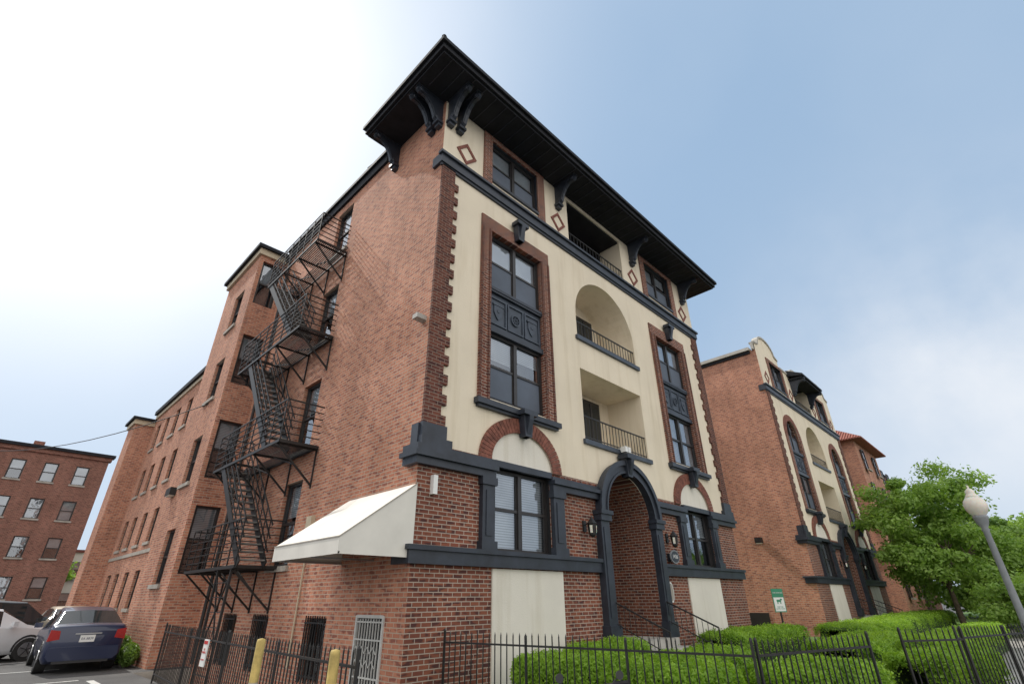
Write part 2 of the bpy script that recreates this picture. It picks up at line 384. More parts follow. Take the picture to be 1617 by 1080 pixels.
    railing(R_,5.35,8.6,.06,8.62,.55,20); railing(R_,5.35,8.6,.06,5.44,.7,20); railing(R_,5.3,8.55,.06,12.1,.5,18)
    mb=MB(); mb.box(5.25,8.7,-.08,.0,8.47,8.6,'slate'); mb.obj('balcony_ledge',R_)
    mb=MB(); mb.box(5.25,8.7,-.08,.0,5.29,5.42,'slate'); mb.obj('balcony_ledge',R_)
    for s in (0,1):
        X=lambda x:(14-x if s else x)
        def xr(a,b): return (14-b,14-a) if s else (a,b)
        c=X(2.75)
        if parapet:
            window(R_,'F',c,5.7,2.0,1.7,0,True,.6,True,False); window(R_,'F',c,8.75,2.0,1.65,0,True,.3,True,False)
        else:
            window(R_,'F',c,5.68,2.0,1.74,0,True,.35 if s==0 else 1.0,s==0,False)
            window(R_,'F',c,8.72,2.0,1.72,0,True,.95 if s==0 else .7,True,False)
        window(R_,'F',c,12.38,2.0,1.53,0,True,.9 if s==0 else .4,True,False)
        mb=MB(); u0,u1=c-1,c+1
        mb.box(u0,u1,.08,.2,7.42,8.72,'slate'); mb.box(u0,u1,.0,.08,7.42,7.56,'navy'); mb.box(u0,u1,.0,.08,8.58,8.72,'navy'); mb.box(u0,u1,-.02,.0,8.64,8.72,'navy')
        for k in range(3):
            a=u0+.08+k*.63; zz=(7.68,8.46)
            for q in ((a,a+.04,zz[0],zz[1]),(a+.54,a+.58,zz[0],zz[1]),(a+.04,a+.54,zz[0],zz[0]+.04),(a+.04,a+.54,zz[1]-.04,zz[1])): mb.box(q[0],q[1],.045,.08,q[2],q[3],'slate')
            cc=a+.29
            if k==1:
                ring(mb,cc,8.07,.13,.13,.035,.04,.08,'slate',18,0,0,2*math.pi); mb.cyl((cc,.05,8.07),(cc,.08,8.07),.06,.08,'slate',10)
                for j in range(8): t=j*math.pi/4; mb.bar((cc,.06,8.07),(cc+.12*math.cos(t),.06,8.07+.12*math.sin(t)),.02,.02,'slate')
            else:
                mb.prism([(cc-.15,8.24),(cc+.15,8.24),(cc+.15,8.05),(cc+.08,7.92),(cc,7.84),(cc-.08,7.92),(cc-.15,8.05)],FR,.05,.08,'slate'); mb.box(cc-.19,cc+.19,.04,.08,8.25,8.30,'slate'); mb.cyl((cc,.035,8.1),(cc,.05,8.1),.05,.06,'slate',10)
        mb.obj('spandrel_panel',R_)
        mb=MB()
        a,b=c-1,c+1
        zt=10.45
        if parapet:
            mb.box(a-.36,a,-.05,0,5.55,9.5,'brickd'); mb.box(b,b+.36,-.05,0,5.55,9.5,'brickd')
            ring(mb,c,9.5,1.0,.98,.36,-.05,0,'vous',30,.07); ring(mb,c,9.5,1.0,.98,.35,-.035,0,'mortar',30)
        else:
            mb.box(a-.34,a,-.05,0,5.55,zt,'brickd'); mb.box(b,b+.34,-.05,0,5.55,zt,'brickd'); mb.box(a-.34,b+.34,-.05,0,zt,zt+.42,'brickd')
            for ed in (a-.34,b+.34-.07,a-.07,b): mb.box(ed,ed+.07,-.075,-.05,5.56,zt+.02,'brickq')
        mb.obj('brick_surround',R_)
        mb=MB(); mb.box(a-.42,b+.42,-.16,0,5.42,5.55,'navy'); mb.box(a-.36,b+.36,-.1,0,5.36,5.42,'navy'); mb.obj('window_sill',R_)
        if not parapet: keystone(R_,c,zt+.12,.62,.22,.34)
        mb=MB(); mb.box(a-.32,a,-.05,0,12.05,14.3-.2,'brickd'); mb.box(b,b+.32,-.05,0,12.05,14.1,'brickd'); mb.box(a,b,-.05,0,13.92,14.1,'brickd'); mb.box(a,b,-.06,0.05,12.28,12.36,'navy'); mb.obj('brick_surround',R_)
        cg=X(2.84)
        window(R_,'F',cg,2.47,1.83,1.65,0,True,1.0 if s==0 else .55,False,False)
        mb=MB(); 
        mb.prism([(cg+1.0*math.cos(t),4.26+.76*math.sin(t)) for t in [math.pi*i/16 for i in range(17)]],FR,-.012,0,'panel'); mb.obj('arch_tympanum',R_)
        mb=MB(); ring(mb,cg,4.26,1.0,.76,.34,-.07,0,'vous',34,.07); ring(mb,cg,4.26,1.0,.76,.33,-.05,0,'mortar',34); mb.obj('brick_arch',R_)
        keystone(R_,cg,4.92,.62,.22,.36,-.32)
        for q in ((1.56,1.9),(3.78,4.16)):
            u0,u1=xr(*q); mb=MB(); mb.box(u0,u1,-.11,0,2.46,3.86,'navy'); mb.box(u0-.04,u1+.04,-.15,0,2.46,2.62,'navy'); mb.box(u0-.04,u1+.04,-.15,0,3.7,3.86,'navy'); mb.box(u0+.09,u1-.09,-.13,-.11,2.72,3.6,'navy'); mb.obj('pilaster',R_)
        u0,u1=xr(1.92,4.08); mb=MB(); mb.box(u0,u1,-.03,0,.05,2.14,'panel'); mb.obj('rendered_panel',R_)
        u0,u1=xr(-.04,1.92); mb=MB()
        mb.box(u0,u1,-.12,0,3.86,4.0,'navy'); mb.box(u0-.02,u1+.02,-.19,0,4.0,4.09,'navy'); mb.box(u0,u1,-.14,0,4.09,4.24,'navy')
        p0,p1=xr(-.04,.70); mb.box(p0,p1,-.13,0,4.24,4.40,'navy'); p0,p1=xr(-.02,.58); mb.box(p0,p1,-.09,0,4.40,4.68,'navy')
        if not s:
            mb.box(-.12,-.04,-.12,.34,3.86,4.0,'navy');mb.box(-.18,-.06,-.19,.38,4.0,4.09,'navy');mb.box(-.12,-.04,-.14,.36,4.09,4.24,'navy')
            mb.box(-.04,0,0,.34,3.86,4.24,'navy');mb.box(-.06,0,0,.22,4.24,4.66,'navy')
        mb.obj('cornice_band',R_)
        mb=MB(); v0,v1=xr(3.76,5.62); mb.box(v0,v1,-.13,0,3.86,4.0,'navy'); mb.box(v0-.02,v1+.02,-.2,0,4.0,4.09,'navy'); mb.box(v0,v1,-.12,0,4.09,4.18,'navy')
        mb.obj('cornice_band',R_)
        mb=MB(); w0,w1=xr(1.92,3.76); mb.box(w0,w1,-.1,0.08,4.12,4.26,'navy'); mb.obj('window_head',R_)
        u0,u1=xr(-.04,5.49); mb=MB(); mb.box(u0,u1,-.11,0,2.16,2.38,'navy'); mb.box(u0,u1,-.16,0,2.38,2.46,'navy')
        if not s: mb.box(-.11,-.04,-.11,.42,2.16,2.38,'navy'); mb.box(-.16,-.04,-.16,.48,2.38,2.46,'navy'); mb.box(-.04,0,0,.42,2.16,2.46,'navy')
        mb.obj('water_table',R_)
        mb=MB(); z=4.68;k=0
        mb.box(*xr(0,.42),-.06,0,4.68,11.62,'brickq')
        while z<11.4:
            w=.42 if k%2 else .55; z2=min(z+.225,11.6); 
            if w>.5: q0,q1=xr(.42,w); mb.box(q0,q1,-.06,0,z,z2,'brickq')
            z=z2;k+=1
        mb.obj('quoin_strip',R_)
        u0,u1=xr(5.49,5.85); mb=MB(); mb.box(u0,u1,-.18,0,.72,3.45,'navy'); mb.box(u0-.05,u1+.05,-.24,0,.7,1.05,'navy'); mb.box(u0-.05,u1+.05,-.24,0,3.35,3.5,'navy'); mb.box(u0-.08,u1+.08,-.28,0,3.5,3.6,'navy'); mb.box(u0+.08,u1-.08,-.2,-.18,1.2,3.2,'navy'); mb.obj('door_pilaster',R_)
        u=X(5.0); mb=MB(); mb.box(u-.06,u+.06,-.04,0,3.05,3.3,'iron'); mb.bar((u,-.04,3.2),(u,-.25,3.26),.02,.02,'iron'); mb.lathe((u,-.25,2.9),[(0,0),(.05,.02),(.08,.06),(.11,.3),(.135,.31),(.06,.4),(.015,.46),(0,.5)],'iron',8)
        ln=mb.obj('wall_lantern',R_); mb=MB()
        for i in range(4):
            a=i*math.pi/2+.4; mb.add([(u+.1*math.cos(a+dd)*f,-.25+.1*math.sin(a+dd)*f,zz) for dd,f,zz in ((-.3,1,3.0),(.3,1,3.0),(.3,1.14,3.17),(-.3,1.14,3.17))],[(0,1,2,3)],'globe')
        mb.obj('lantern_pane',ln)
    mb=MB(); mb.box(-.08,14.08,-.1,0,11.66,11.92,'navy'); mb.box(-.13,14.13,-.16,0,11.92,12.0,'navy'); mb.box(-.05,14.05,-.06,0,11.58,11.66,'navy'); mb.box(-.08,0,0,.3,11.66,11.98,'navy'); mb.obj('belt_course',R_)
    mb=MB(); ring(mb,7,3.6,1.15,1.12,.30,-.18,0,'navy',28); ring(mb,7,3.6,1.37,1.34,.13,-.24,-.18,'navy',28); ring(mb,7,3.6,1.15,1.12,.06,-.21,-.18,'navy',28); mb.obj('door_arch_moulding',R_)
    keystone(R_,7,4.62,.62,.22,.36,-.36)
    mb=MB()
    for k in range(4): mb.box(5.7,8.3,-.35*(k+1),-.35*k if k else -.0,0,.7-.175*k-.001*k,'conc')
    mb.obj('entrance_steps',R_)
    for x in (5.8,8.2):
        mb=MB(); mb.cyl((x,-.1,1.55),(x,-1.5,.95),.02,.02,'iron',8); mb.cyl((x,-.1,.7),(x,-.1,1.55),.018,.018,'iron',8); mb.cyl((x,-1.5,0.0),(x,-1.5,.95),.018,.018,'iron',8); mb.cyl((x,-.1,1.1),(x,-1.5,.5),.012,.012,'iron',8)
        for k in range(9): y=-.25-k*.14; mb.cyl((x,y,1.04-.5*(-y-.1)/1.4*1.2),(x,y,1.55-.6*(-y-.1)/1.4),.007,.007,'iron',6)
        mb.obj('handrail',R_)
    for x in (.8,4.75,9.25,13.2): diamond(R_,x,12.62)
def stext(parent,txt,size,loc,mat,rotx=math.pi/2,rotz=0,name='lettering'):
    cu=bpy.data.curves.new('t','FONT'); cu.body=txt; cu.size=size; cu.align_x='CENTER'; cu.align_y='CENTER'; cu.extrude=.001
    t=bpy.data.objects.new('t',cu); COL.objects.link(t); bpy.context.view_layer.update()
    me=bpy.data.meshes.new_from_object(t); bpy.data.objects.remove(t); me.materials.clear(); me.materials.append(M[mat])
    o=link(name,me,parent,loc); o.rotation_euler=(rotx,0,rotz); return o
# ------------------------------------------------------------------ MAIN BUILDING
B=root('apartment_building','four-storey red brick and cream stucco apartment building with black bracketed eave','building')
front(B)
holes=[];wins=[]
def addw(u,v,w,h,**k): holes.append((rect(u-w/2,u+w/2,v,v+h),.25,'brick',None)); wins.append((u,v,w,h,k))
for v,h in ((2.35,2.0),(5.15,2.0),(8.45,1.9),(11.75,1.9)): addw(5.5,v,1.05,h,blind=.4)
for y in (3.1,5.9,7.9): addw(y,.25,.85,1.05,blind=0,sill=False)
mb=MB(); mb.holed(rect(0,10.55,-1.0,14.12),holes+[(rect(.62,1.5,-.98,1.35),.2,'brick','dark')],SD(0),'brick')
mb.box(0,.35,2.6,10.55,14.12,14.3,'brick')
mb.obj('brick_side_wall',B)
for u,v,w,h,k in wins: window(B,'L',u,v,w,h,0,**k)
mb=MB()
mb.box(.05,.09,.62,1.5,-.98,1.35,'dark')
for i in range(1,9): y=.66+i*.089; mb.box(-.02,0.0,y-.008,y+.008,-.95,1.32,'gate')
for z in (-.95,.2,.45,1.0,1.27): mb.box(-.025,0.005,.65,1.47,z-.012,z+.012,'gate')
for k in range(4):
    for zc in (.6,.8): mb.bar((-.03,.75+k*.18,zc),(-.03,.84+k*.18,zc+.1),.012,.012,'gate'); mb.bar((-.03,.84+k*.18,zc+.1),(-.03,.93+k*.18,zc),.012,.012,'gate')
mb.box(-.03,.02,.6,.65,-.98,1.37,'gate'); mb.box(-.03,.02,1.47,1.52,-.98,1.37,'gate'); mb.box(-.03,.02,.65,1.47,1.33,1.38,'gate')
mb.obj('security_door',B)
for y in (3.1,5.9,7.9):
    mb=MB()
    for i in range(9): yy=y-.4+i*.1; mb.box(-.04,-.02,yy-.008,yy+.008,.2,1.34,'iron')
    mb.box(-.045,-.015,y-.42,y+.42,.3,.33,'iron'); mb.box(-.045,-.015,y-.42,y+.42,1.2,1.23,'iron'); mb.obj('window_grille',B)
mb=MB(); mb.box(-.16,.4,2.9,10.2,14.3,14.42,'black'); mb.box(-.08,.36,2.9,10.2,14.2,14.3,'black'); mb.box(-.08,0,2.9,10.5,13.98,14.2,'black'); mb.obj('parapet_cornice',B)
def cap(mb,x0,x1,y0,y1,z): mb.box(x0-.22,x1,y0-.22,y1+.22,z+.14,z+.28,'black'); mb.box(x0-.1,x1,y0-.1,y1+.1,z-.12,z+.14,'beige')
mb=MB(); hs=[];ws=[]
for v in (2.1,5.15,8.15,11.15): hs.append((rect(11.55,12.55,v,v+1.6),.25,'brick',None)); ws.append(v)
mb.holed(rect(10.55,14.2,-.1,14.05),hs,SD(-1.0),'brick')
hs=[(rect(-.86,-.12,v,v+1.95),.25,'brick',None) for v in (2.35,5.15,8.45,11.75)]
mb.holed([(-1,-.1),(0,-.1),(0,14.05),(-1,14.05)],hs,lambda a,b,d:(a,10.55+d,b),'brick')
mb.add([(-1,14.2,0),(0,14.2,0),(0,14.2,14.05),(-1,14.2,14.05)],[(0,1,2,3)],'brick')
mb.add([(-1,10.55,14.05),(0,10.55,14.05),(0,14.2,14.05),(-1,14.2,14.05)],[(0,1,2,3)],'conc')
mb.obj('brick_bay',B)
for v in ws: window(B,'L',12.05,v,1.0,1.6,-1.0,blind=.4)
for v in (2.35,5.15,8.45,11.75): window(B,'F',-.49,v,.74,1.95,10.55,blind=.5,sill=False)
mb=MB(); cap(mb,-1,.2,10.55,14.2,14.05); mb.obj('parapet_cornice',B)
mb=MB(); mb.box(-1.2,-1.0,12.9,13.5,4.9,5.15,'iron'); mb.box(-1.18,-1.02,12.95,13.45,4.87,4.9,'globe'); mb.obj('wall_light',B)
zw=11.25
mb=MB(); hs=[];ws=[]
for y in (15.2,17.2,19.2,21.2,23.2,25.0):
    for v in (1.4,3.9,6.5,9.0): hs.append((rect(y-.42,y+.42,v,v+1.4),.22,'brick',None)); ws.append((y,v))
mb.holed(rect(13.9,26.5,-.1,zw),hs,SD(-.2),'brick'); mb.obj('brick_wing_wall',B)
for y,v in ws: window(B,'L',y,v,.84,1.4,-.2,blind=random.choice((0,.4,.6)))
mb=MB(); mb.box(-.4,.2,14.2,26.3,zw,zw+.22,'black'); mb.box(-.28,-.2,14.2,26.4,zw-.2,zw,'beige'); mb.obj('wing_cornice',B)
mb=MB(); mb.box(-.24,-.2,14.2,26.4,3.45,3.6,'stone');mb.obj('string_course',B)
mb=MB(); mb.box(-1.1,1,26.5,28.3,-.1,10.75,'brick'); mb.obj('brick_tower',B)
mb=MB(); cap(mb,-1.1,1,26.5,28.3,10.75); mb.obj('tower_cornice',B)
mb=MB(); mb.add([(14,0,-.1),(14,28,-.1),(14,28,14.12),(14,0,14.12)],[(0,1,2,3)],'brick'); mb.add([(0,28,-.1),(14,28,-.1),(14,28,11.3),(0,28,11.3)],[(0,1,2,3)],'brick')
mb.box(0.4,13.6,2.5,14.19,13.8,14.0,'black'); mb.box(-.19,14,13.9,28,11.0,11.1,'black'); mb.add([(0,14.2,11),(14,14.2,11),(14,14.2,14.0),(0,14.2,14.0)],[(0,1,2,3)],'brick')
mb.obj('rear_wall_and_roof_deck',B)
mb=MB()
x0,x1,y0,y1=-1.06,14.75,-1.18,2.7
mb.box(x0+.12,x1-.12,y0+.12,y1-.05,14.12,14.2,'black')
mb.box(x0+.04,x1-.04,y0+.04,y1,14.2,14.36,'black')
mb.box(x0-.04,x1+.04,y0-.04,y1+.04,14.36,14.48,'black')
zr=15.3; A=[(x0-.04,y0-.04,14.48),(x1+.04,y0-.04,14.48),(x1+.04,y1+.04,14.48),(x0-.04,y1+.04,14.48)]; Bq=[(x0+2,y0+2,zr),(x1-2,y0+2,zr),(x1-2,y1,zr),(x0+2,y1,zr)]
mb.add(A+Bq,[(0,1,5,4),(1,2,6,5),(2,3,7,6),(3,0,4,7),(4,5,6,7)],'black')
for i in range(39):
    x=x0+.4+i*.4; mb.box(x,x+.02,y0+.14,-.02,14.105,14.118,'navy')
mb.lathe((x0+.02,y0+.02,14.46),[(0,.12),(.05,.1),(.07,.06),(.04,.0)],'black',8)
mb.obj('overhanging_roof',B)
for x in (.14,.48,4.75,9.25,13.3): link('roof_bracket',BR,B,(x,0,14.1))
for y in (.2,.52,2.35): link('roof_bracket',BR,B,(0,y,14.1),-math.pi/2)
mb=MB(); mb.prism([(9.0+.25*math.cos(t),2.66+.18*math.sin(t)) for t in [2*math.pi*i/28 for i in range(28)]],FR,-.2,-.165,'lampgrey'); mb.prism([(9.0+.22*math.cos(t),2.66+.15*math.sin(t)) for t in [2*math.pi*i/28 for i in range(28)]],FR,-.204,-.2005,'navy'); mb.box(8.9,9.1,-.165,0,2.55,2.75,'navy'); pq=mb.obj('house_number_plaque',B)
stext(pq,'1436',.15,(9.0,-.206,2.66),'white')
mb=MB(); mb.prism([(8.78+.13*math.cos(t),1.75+.26*math.sin(t)) for t in [2*math.pi*i/24 for i in range(24)]],FR,-.05,0,'white'); mb.prism([(8.78+.1*math.cos(t),1.75+.22*math.sin(t)) for t in [2*math.pi*i/24 for i in range(24)]],FR,-.055,-.051,'stone'); mb.obj('oval_plaque',B)
mb=MB(); mb.box(.32,.42,-.1,0,3.35,3.7,'white'); mb.obj('wall_light_strip',B)
mb=MB(); mb.box(-.25,.0,.1,.28,7.0,7.11,'bluepost'); mb.obj('security_light',B)
mb=MB(); mb.box(6.9,7.1,-.12,0,5.38,5.46,'white'); mb.box(6.86,6.98,-.28,-.12,5.32,5.48,'white'); mb.box(7.02,7.14,-.28,-.12,5.32,5.48,'white'); mb.obj('entrance_flood_light',B)
mb=MB(); ya,yb=-.05,2.4; xw=0;xo=-1.38; zt,zo,zb=3.5,2.5,2.25
mb.add([(xw,ya,zt),(xo,ya,zo),(xo,yb,zo),(xw,yb,zt)],[(0,1,2,3)],'awning')
mb.add([(xo,ya,zo),(xo,yb,zo),(xo,yb,zb),(xo,ya,zb)],[(0,1,2,3)],'awning')
mb.add([(xw,ya,zt),(xo,ya,zo),(xo,ya,zb),(xw,ya,zb)],[(0,1,2,3)],'awning')
mb.add([(xw,yb,zt),(xo,yb,zo),(xo,yb,zb),(xw,yb,zb)],[(0,1,2,3)],'awning')
mb.bar((xo-.004,ya-.004,zo),(xo-.004,yb,zo),.012,.02,'stone'); mb.bar((xo-.004,ya-.006,zo),(0,ya-.006,zt),.012,.02,'stone')
for y in (ya+.02,yb-.02,(ya+yb)/2): mb.bar((xo+.02,y,zb+.02),(0,y,zb+.02),.03,.03,'alloy')
mb.bar((xo+.02,ya,zb+.02),(xo+.02,yb,zb+.02),.03,.03,'alloy')
mb.obj('awning',B)
mb=MB(); mb.cyl((-.08,9.9,.1),(-.08,9.9,13.9),.05,.05,'iron',8); mb.obj('downpipe',B)
mb=MB(); mb.box(-.1,0,3.9,4.15,3.0,3.35,'beige'); mb.cyl((-.04,4.0,.4),(-.04,4.0,3.0),.02,.02,'beige',6); mb.obj('meter_box',B)
mb=MB(); mb.cyl((.1,4.3,14.0),(.1,4.3,15.0),.025,.025,'iron',6); mb.cyl((.1,4.3,15.0),(.1,4.6,15.05),.03,.03,'iron',6); mb.obj('roof_vent_pipe',B)
# fire escape
FE=link('fire_escape',None,B); 
zl=[2.35,5.05,8.3,11.35]
yl=[(5.4,9.2),(4.3,9.0),(4.6,9.2),(4.7,8.4)]
for i,z in enumerate(zl):
    mb=MB(); ya,yb=yl[i]; xi=-.06;xo=-1.02
    hole=(6.3,8.3) if i else None
    x=xi
    while x>xo:
        if hole and x<-.42:
            mb.bar((x,ya,z),(x,hole[0],z),.03,.012,'iron'); mb.bar((x,hole[1],z),(x,yb,z),.03,.012,'iron')
        else: mb.bar((x,ya,z),(x,yb,z),.03,.012,'iron')
        x-=.055
    for (p,q) in (((xi,ya),(xo,ya)),((xo,ya),(xo,yb)),((xo,yb),(xi,yb)),((xi,ya),(xi,yb))): mb.bar((*p,z-.03),(*q,z-.03),.04,.07,'iron')
    for hgt in (.17,.34,.51,.68,.85,1.02):
        for (p,q) in (((xi,ya),(xo,ya)),((xo,ya),(xo,yb)),((xo,yb),(xi,yb))): mb.bar((*p,z+hgt),(*q,z+hgt),.025,.034 if hgt>1 else .02,'iron')
    n=7
    for j in range(n+1): y=ya+(yb-ya)*j/n; mb.bar((xo,y,z),(xo,y,z+1.02),.025,.025,'iron')
    for j in range(4):
        y=ya+.15+(yb-ya-.3)*j/3; mb.bar((xo,y,z-.06),(0,y,z-.95),.04,.04,'iron'); mb.bar((0-.02,y,z-1.0),(-.02,y,z),.035,.035,'iron'); mb.bar((xo,y,z-.06),(0,y,z-.06),.04,.05,'iron')
        if j<3:
            y2=ya+.15+(yb-ya-.3)*(j+1)/3; mb.bar((-.5,y,z-.5),(-.5,y2,z-.06),.025,.025,'iron')
    mb.obj('fire_escape_landing',FE)
for i in range(3):
    mb=MB(); z0,z1=zl[i],zl[i+1]; y0s,y1s=(5.3,8.25)
    for x in (-1.0,-.40): 
        mb.bar((x,y0s,z0),(x,y1s,z1),.03,.2,'iron')
        for hh in (.3,.6,.9): mb.bar((x,y0s,z0+hh),(x,y1s,z1+hh),.026,.03,'iron')
        for j in range(8): t=(j+.5)/8; mb.bar((x,y0s+(y1s-y0s)*t,z0+(z1-z0)*t),(x,y0s+(y1s-y0s)*t,z0+(z1-z0)*t+.9),.02,.02,'iron')
    for j in range(14): t=(j+.6)/14.3; y=y0s+(y1s-y0s)*t; z=z0+(z1-z0)*t; mb.box(-.99,-.41,y-.12,y+.12,z-.015,z+.015,'tread')
    mb.obj('fire_escape_stair',FE)
mb=MB()
for y in (5.6,6.5):
    mb.bar((-1.0,y,2.35),(-1.0,y,-.0),.05,.05,'iron')
mb.bar((-1.0,5.6,2.2),(-1.0,6.5,.6),.03,.03,'iron'); mb.bar((-1.0,6.5,2.2),(-1.0,5.6,.6),.03,.03,'iron')
for j in range(7): mb.bar((-1.0,5.6,.2+j*.3),(-1.0,6.5,.2+j*.3),.02,.02,'iron')
mb.obj('drop_ladder',FE)
# ------------------------------------------------------------------ SECOND BUILDING
B2=root('apartment_building','brick and cream stucco apartment building with curved parapet gables','building',(22.3,0.0,0))
front(B2,True)
mb=MB(); mb.add([(0,0,-.1),(0,22,-.1),(0,22,14.12),(0,0,14.12)],[(0,1,2,3)],'brick'); mb.add([(14,0,-.1),(14,22,-.1),(14,22,14.12),(14,0,14.12)],[(0,1,2,3)],'brick')
mb.add([(0,22,-.1),(14,22,-.1),(14,22,14.12),(0,22,14.12)],[(0,1,2,3)],'brick'); mb.add([(0,.2,14.0),(14,.2,14.0),(14,22,14.0),(0,22,14.0)],[(0,1,2,3)],'black')
mb.obj('brick_side_wall',B2)
mb=MB(); mb.box(-.18,.3,.3,22,14.12,14.3,'conc'); mb.box(-.08,0,.3,22,13.95,14.12,'black'); mb.obj('parapet_coping',B2)
mb=MB(); mb.prism([(-.9,13.8),(-.9,13.92),(0,14.35),(0,13.95)],lambda a,b,d:(d,a,b),5.0,9.0,'black'); mb.box(5.1,8.9,-.8,0,13.68,13.8,'black'); mb.obj('entrance_hood',B2)
for x in (5.3,8.7): link('roof_bracket',BR,B2,(x,0,13.66))
mb=MB(); mb.box(-.35,-.05,1.9,2.2,4.0,4.25,'iron'); mb.box(-.33,-.1,1.93,2.17,3.97,4.0,'globe'); mb.obj('wall_light',B2)
mb=MB(); mb.box(-.05,0,2.4,3.6,.3,.95,'frame'); mb.obj('basement_window',B2)
# ------------------------------------------------------------------ THIRD BUILDING
B3=root('apartment_building','brick building with red tiled tower roof','building',(41.5,0,0))
mb=MB(); mb.box(0,7.5,0,10,-.1,12.7,'brick'); mb.box(7.5,20,.6,12,-.1,11.8,'brickfar'); mb.obj('brick_wall',B3)
mb=MB()
mb.add([(-.7,-.7,12.7),(8.2,-.7,12.7),(8.2,10.7,12.7),(-.7,10.7,12.7),(3.75,2.5,15.1),(3.75,7,15.1)],[(0,1,4),(1,2,5,4),(2,3,5),(3,0,4,5),(0,3,2,1)],'tile')
for i in range(45):
    x=-.7+i*.2; t=1-abs(x-3.75)/4.46
    mb.bar((x,-.72,12.74),(x,-.72+3.2*t,12.74+2.4*t),.09,.07,'tile')
for i in range(56):
    y=-.7+i*.2; t=min(1,(y+.7)/3.2,(10.7-y)/3.7); mb.bar((-.72,y,12.74),(-.72+4.45*t,y,12.74+2.4*t),.09,.07,'tile')
mb.obj('tiled_roof',B3)
for z in (1.5,4.8,8.0,10.6):
    for x in (1.6,5.4,9,11.5,14): window(B3,'F',x,z,.9,1.6,-.25 if x<7 else .35,blind=.5)
    for y in (2,4.5,7.5): window(B3,'L',y,z,.9,1.6,-.25,blind=.5)
# ------------------------------------------------------------------ FAR-LEFT BUILDING
B4=root('apartment_building','four-storey brown brick apartment block with flat roof','building',(0.4,45.5,0))
mb=MB(); hs=[];ws=[]
for x in [-1.5-i*1.95 for i in range(13)]:
    for v in (1.9,4.6,7.3,10.0): hs.append((rect(x-.44,x+.44,v,v+1.45),.2,'brickfar',None)); ws.append((x,v))
mb.holed(rect(-28,0,-.1,12.4),hs,FR,'brickfar'); mb.box(-28,0,.7,14,-.1,12.4,'brickfar'); mb.add([(0,0,-.1),(0,.7,-.1),(0,.7,12.4),(0,0,12.4)],[(0,1,2,3)],'brickfar'); mb.obj('brick_wall',B4)
for x,v in ws: window(B4,'F',x,v,.88,1.45,0,blind=random.choice((.5,.4,1.0)))
mb=MB(); mb.box(-28.2,.3,-.35,.5,12.4,12.62,'black'); mb.box(-28.1,.15,-.15,.5,12.1,12.4,'brickfar'); mb.obj('roof_cornice',B4)
mb=MB(); mb.box(-5,-4.3,3,3.7,12.4,13.6,'brickfar'); mb.obj('chimney',B4)
B5=root('town_house','pale low house beyond the parking lot','building',(5,62,0))
mb=MB(); mb.box(-6,8,0,8,0,6.2,'panel'); mb.box(-6.2,8.2,-.2,8.2,6.2,6.45,'diamond'); mb.obj('house_wall',B5)
for x in (-4.5,-2.5,-.5):
    for z in (1,3.8): window(B5,'F',x,z,.9,1.5,-.35,blind=.4)
# ------------------------------------------------------------------ GROUND
def struct(o): o['kind']='structure'; return o
mb=MB(); G=400; hx0,hx1,hy0,hy1=-1.4,0,-1.6,10.0
for (a,b,c,d) in ((-G,hx0,-G,G),(hx1,G,-G,G),(hx0,hx1,-G,hy0),(hx0,hx1,hy1,G)): mb.add([(a,c,0),(b,c,0),(b,d,0),(a,d,0)],[(0,1,2,3)],'asphalt')
mb.add([(hx0,hy0,-1),(hx1,hy0,-1),(hx1,hy1,-1),(hx0,hy1,-1)],[(0,1,2,3)],'conc')
for (p,q) in (((hx0,hy0),(hx1,hy0)),((hx0,hy0),(hx0,hy1)),((hx0,hy1),(hx1,hy1))): mb.add([(*p,-1),(*q,-1),(*q,0),(*p,0)],[(0,1,2,3)],'conc')
struct(mb.obj('ground'))
mb=MB(); mb.box(.02,100,-5.4,-.02,-.02,.06,'grass'); struct(mb.obj('lawn'))
mb=MB(); mb.box(-3.2,100,-9.5,-5.42,-.02,.05,'paving'); mb.box(-3.2,100,-9.65,-9.5,-.02,.055,'conc'); struct(mb.obj('pavement'))
mb=MB(); mb.box(6.0,8.0,-5.4,-1.4,.0,.075,'paving'); struct(mb.obj('path'))
mb=MB(); mb.box(14.5,21.5,-.5,20,.0,.08,'grass'); struct(mb.obj('side_lawn'))
mb=MB()
for y in (9.2,12.4,15.6): mb.box(-8,-2.6,y,y+.1,0.004,.006,'mark')
mb.box(-2.5,-2.35,3,9,.004,.006,'mark'); struct(mb.obj('parking_markings'))
# ------------------------------------------------------------------ fences
def fence(p0,p1,h,label,z0=0,sp=.115,finial=True,posts=1):
    p0=Vector((*p0,z0));p1=Vector((*p1,z0)); Ln=(p1-p0).length; d=(p1-p0)/Ln; mb=MB()
    ang=math.atan2(d.y,d.x)
    n=max(2,int(Ln/sp))
    for i in range(n+1):
        x=Ln*i/n; j=random.uniform(-.006,.006); mb.bar((x+j,0,.06),(x,j,h),.014,.014,'iron')
        if finial: mb.cyl((x,j,h),(x,j,h+.05),.012,.001,'iron',5,False)
    mb.bar((0,0,h-.12),(Ln,0,h-.12),.03,.025,'iron'); mb.bar((0,0,.18),(Ln,0,.18),.03,.025,'iron')
    for k in range(posts+1):
        x=Ln*k/posts; hh=h+.04 if k in (0,posts) else h+.0
        mb.bar((x,0,0),(x,0,hh),.03,.03,'iron'); mb.cyl((x,0,hh),(x,0,hh+.03),.022,.01,'iron',8)
    o=mb.obj('iron_fence',None,tuple(p0),ang); return thing(o,label,'fence','iron fences round the building')
fence((-2.2,-2.4),(-1.9,2.2),1.12,'black iron railing beside the basement areaway',posts=2)
fence((-1.9,2.25),(-1.55,7.4),1.12,'black iron railing beside the basement areaway',posts=2)
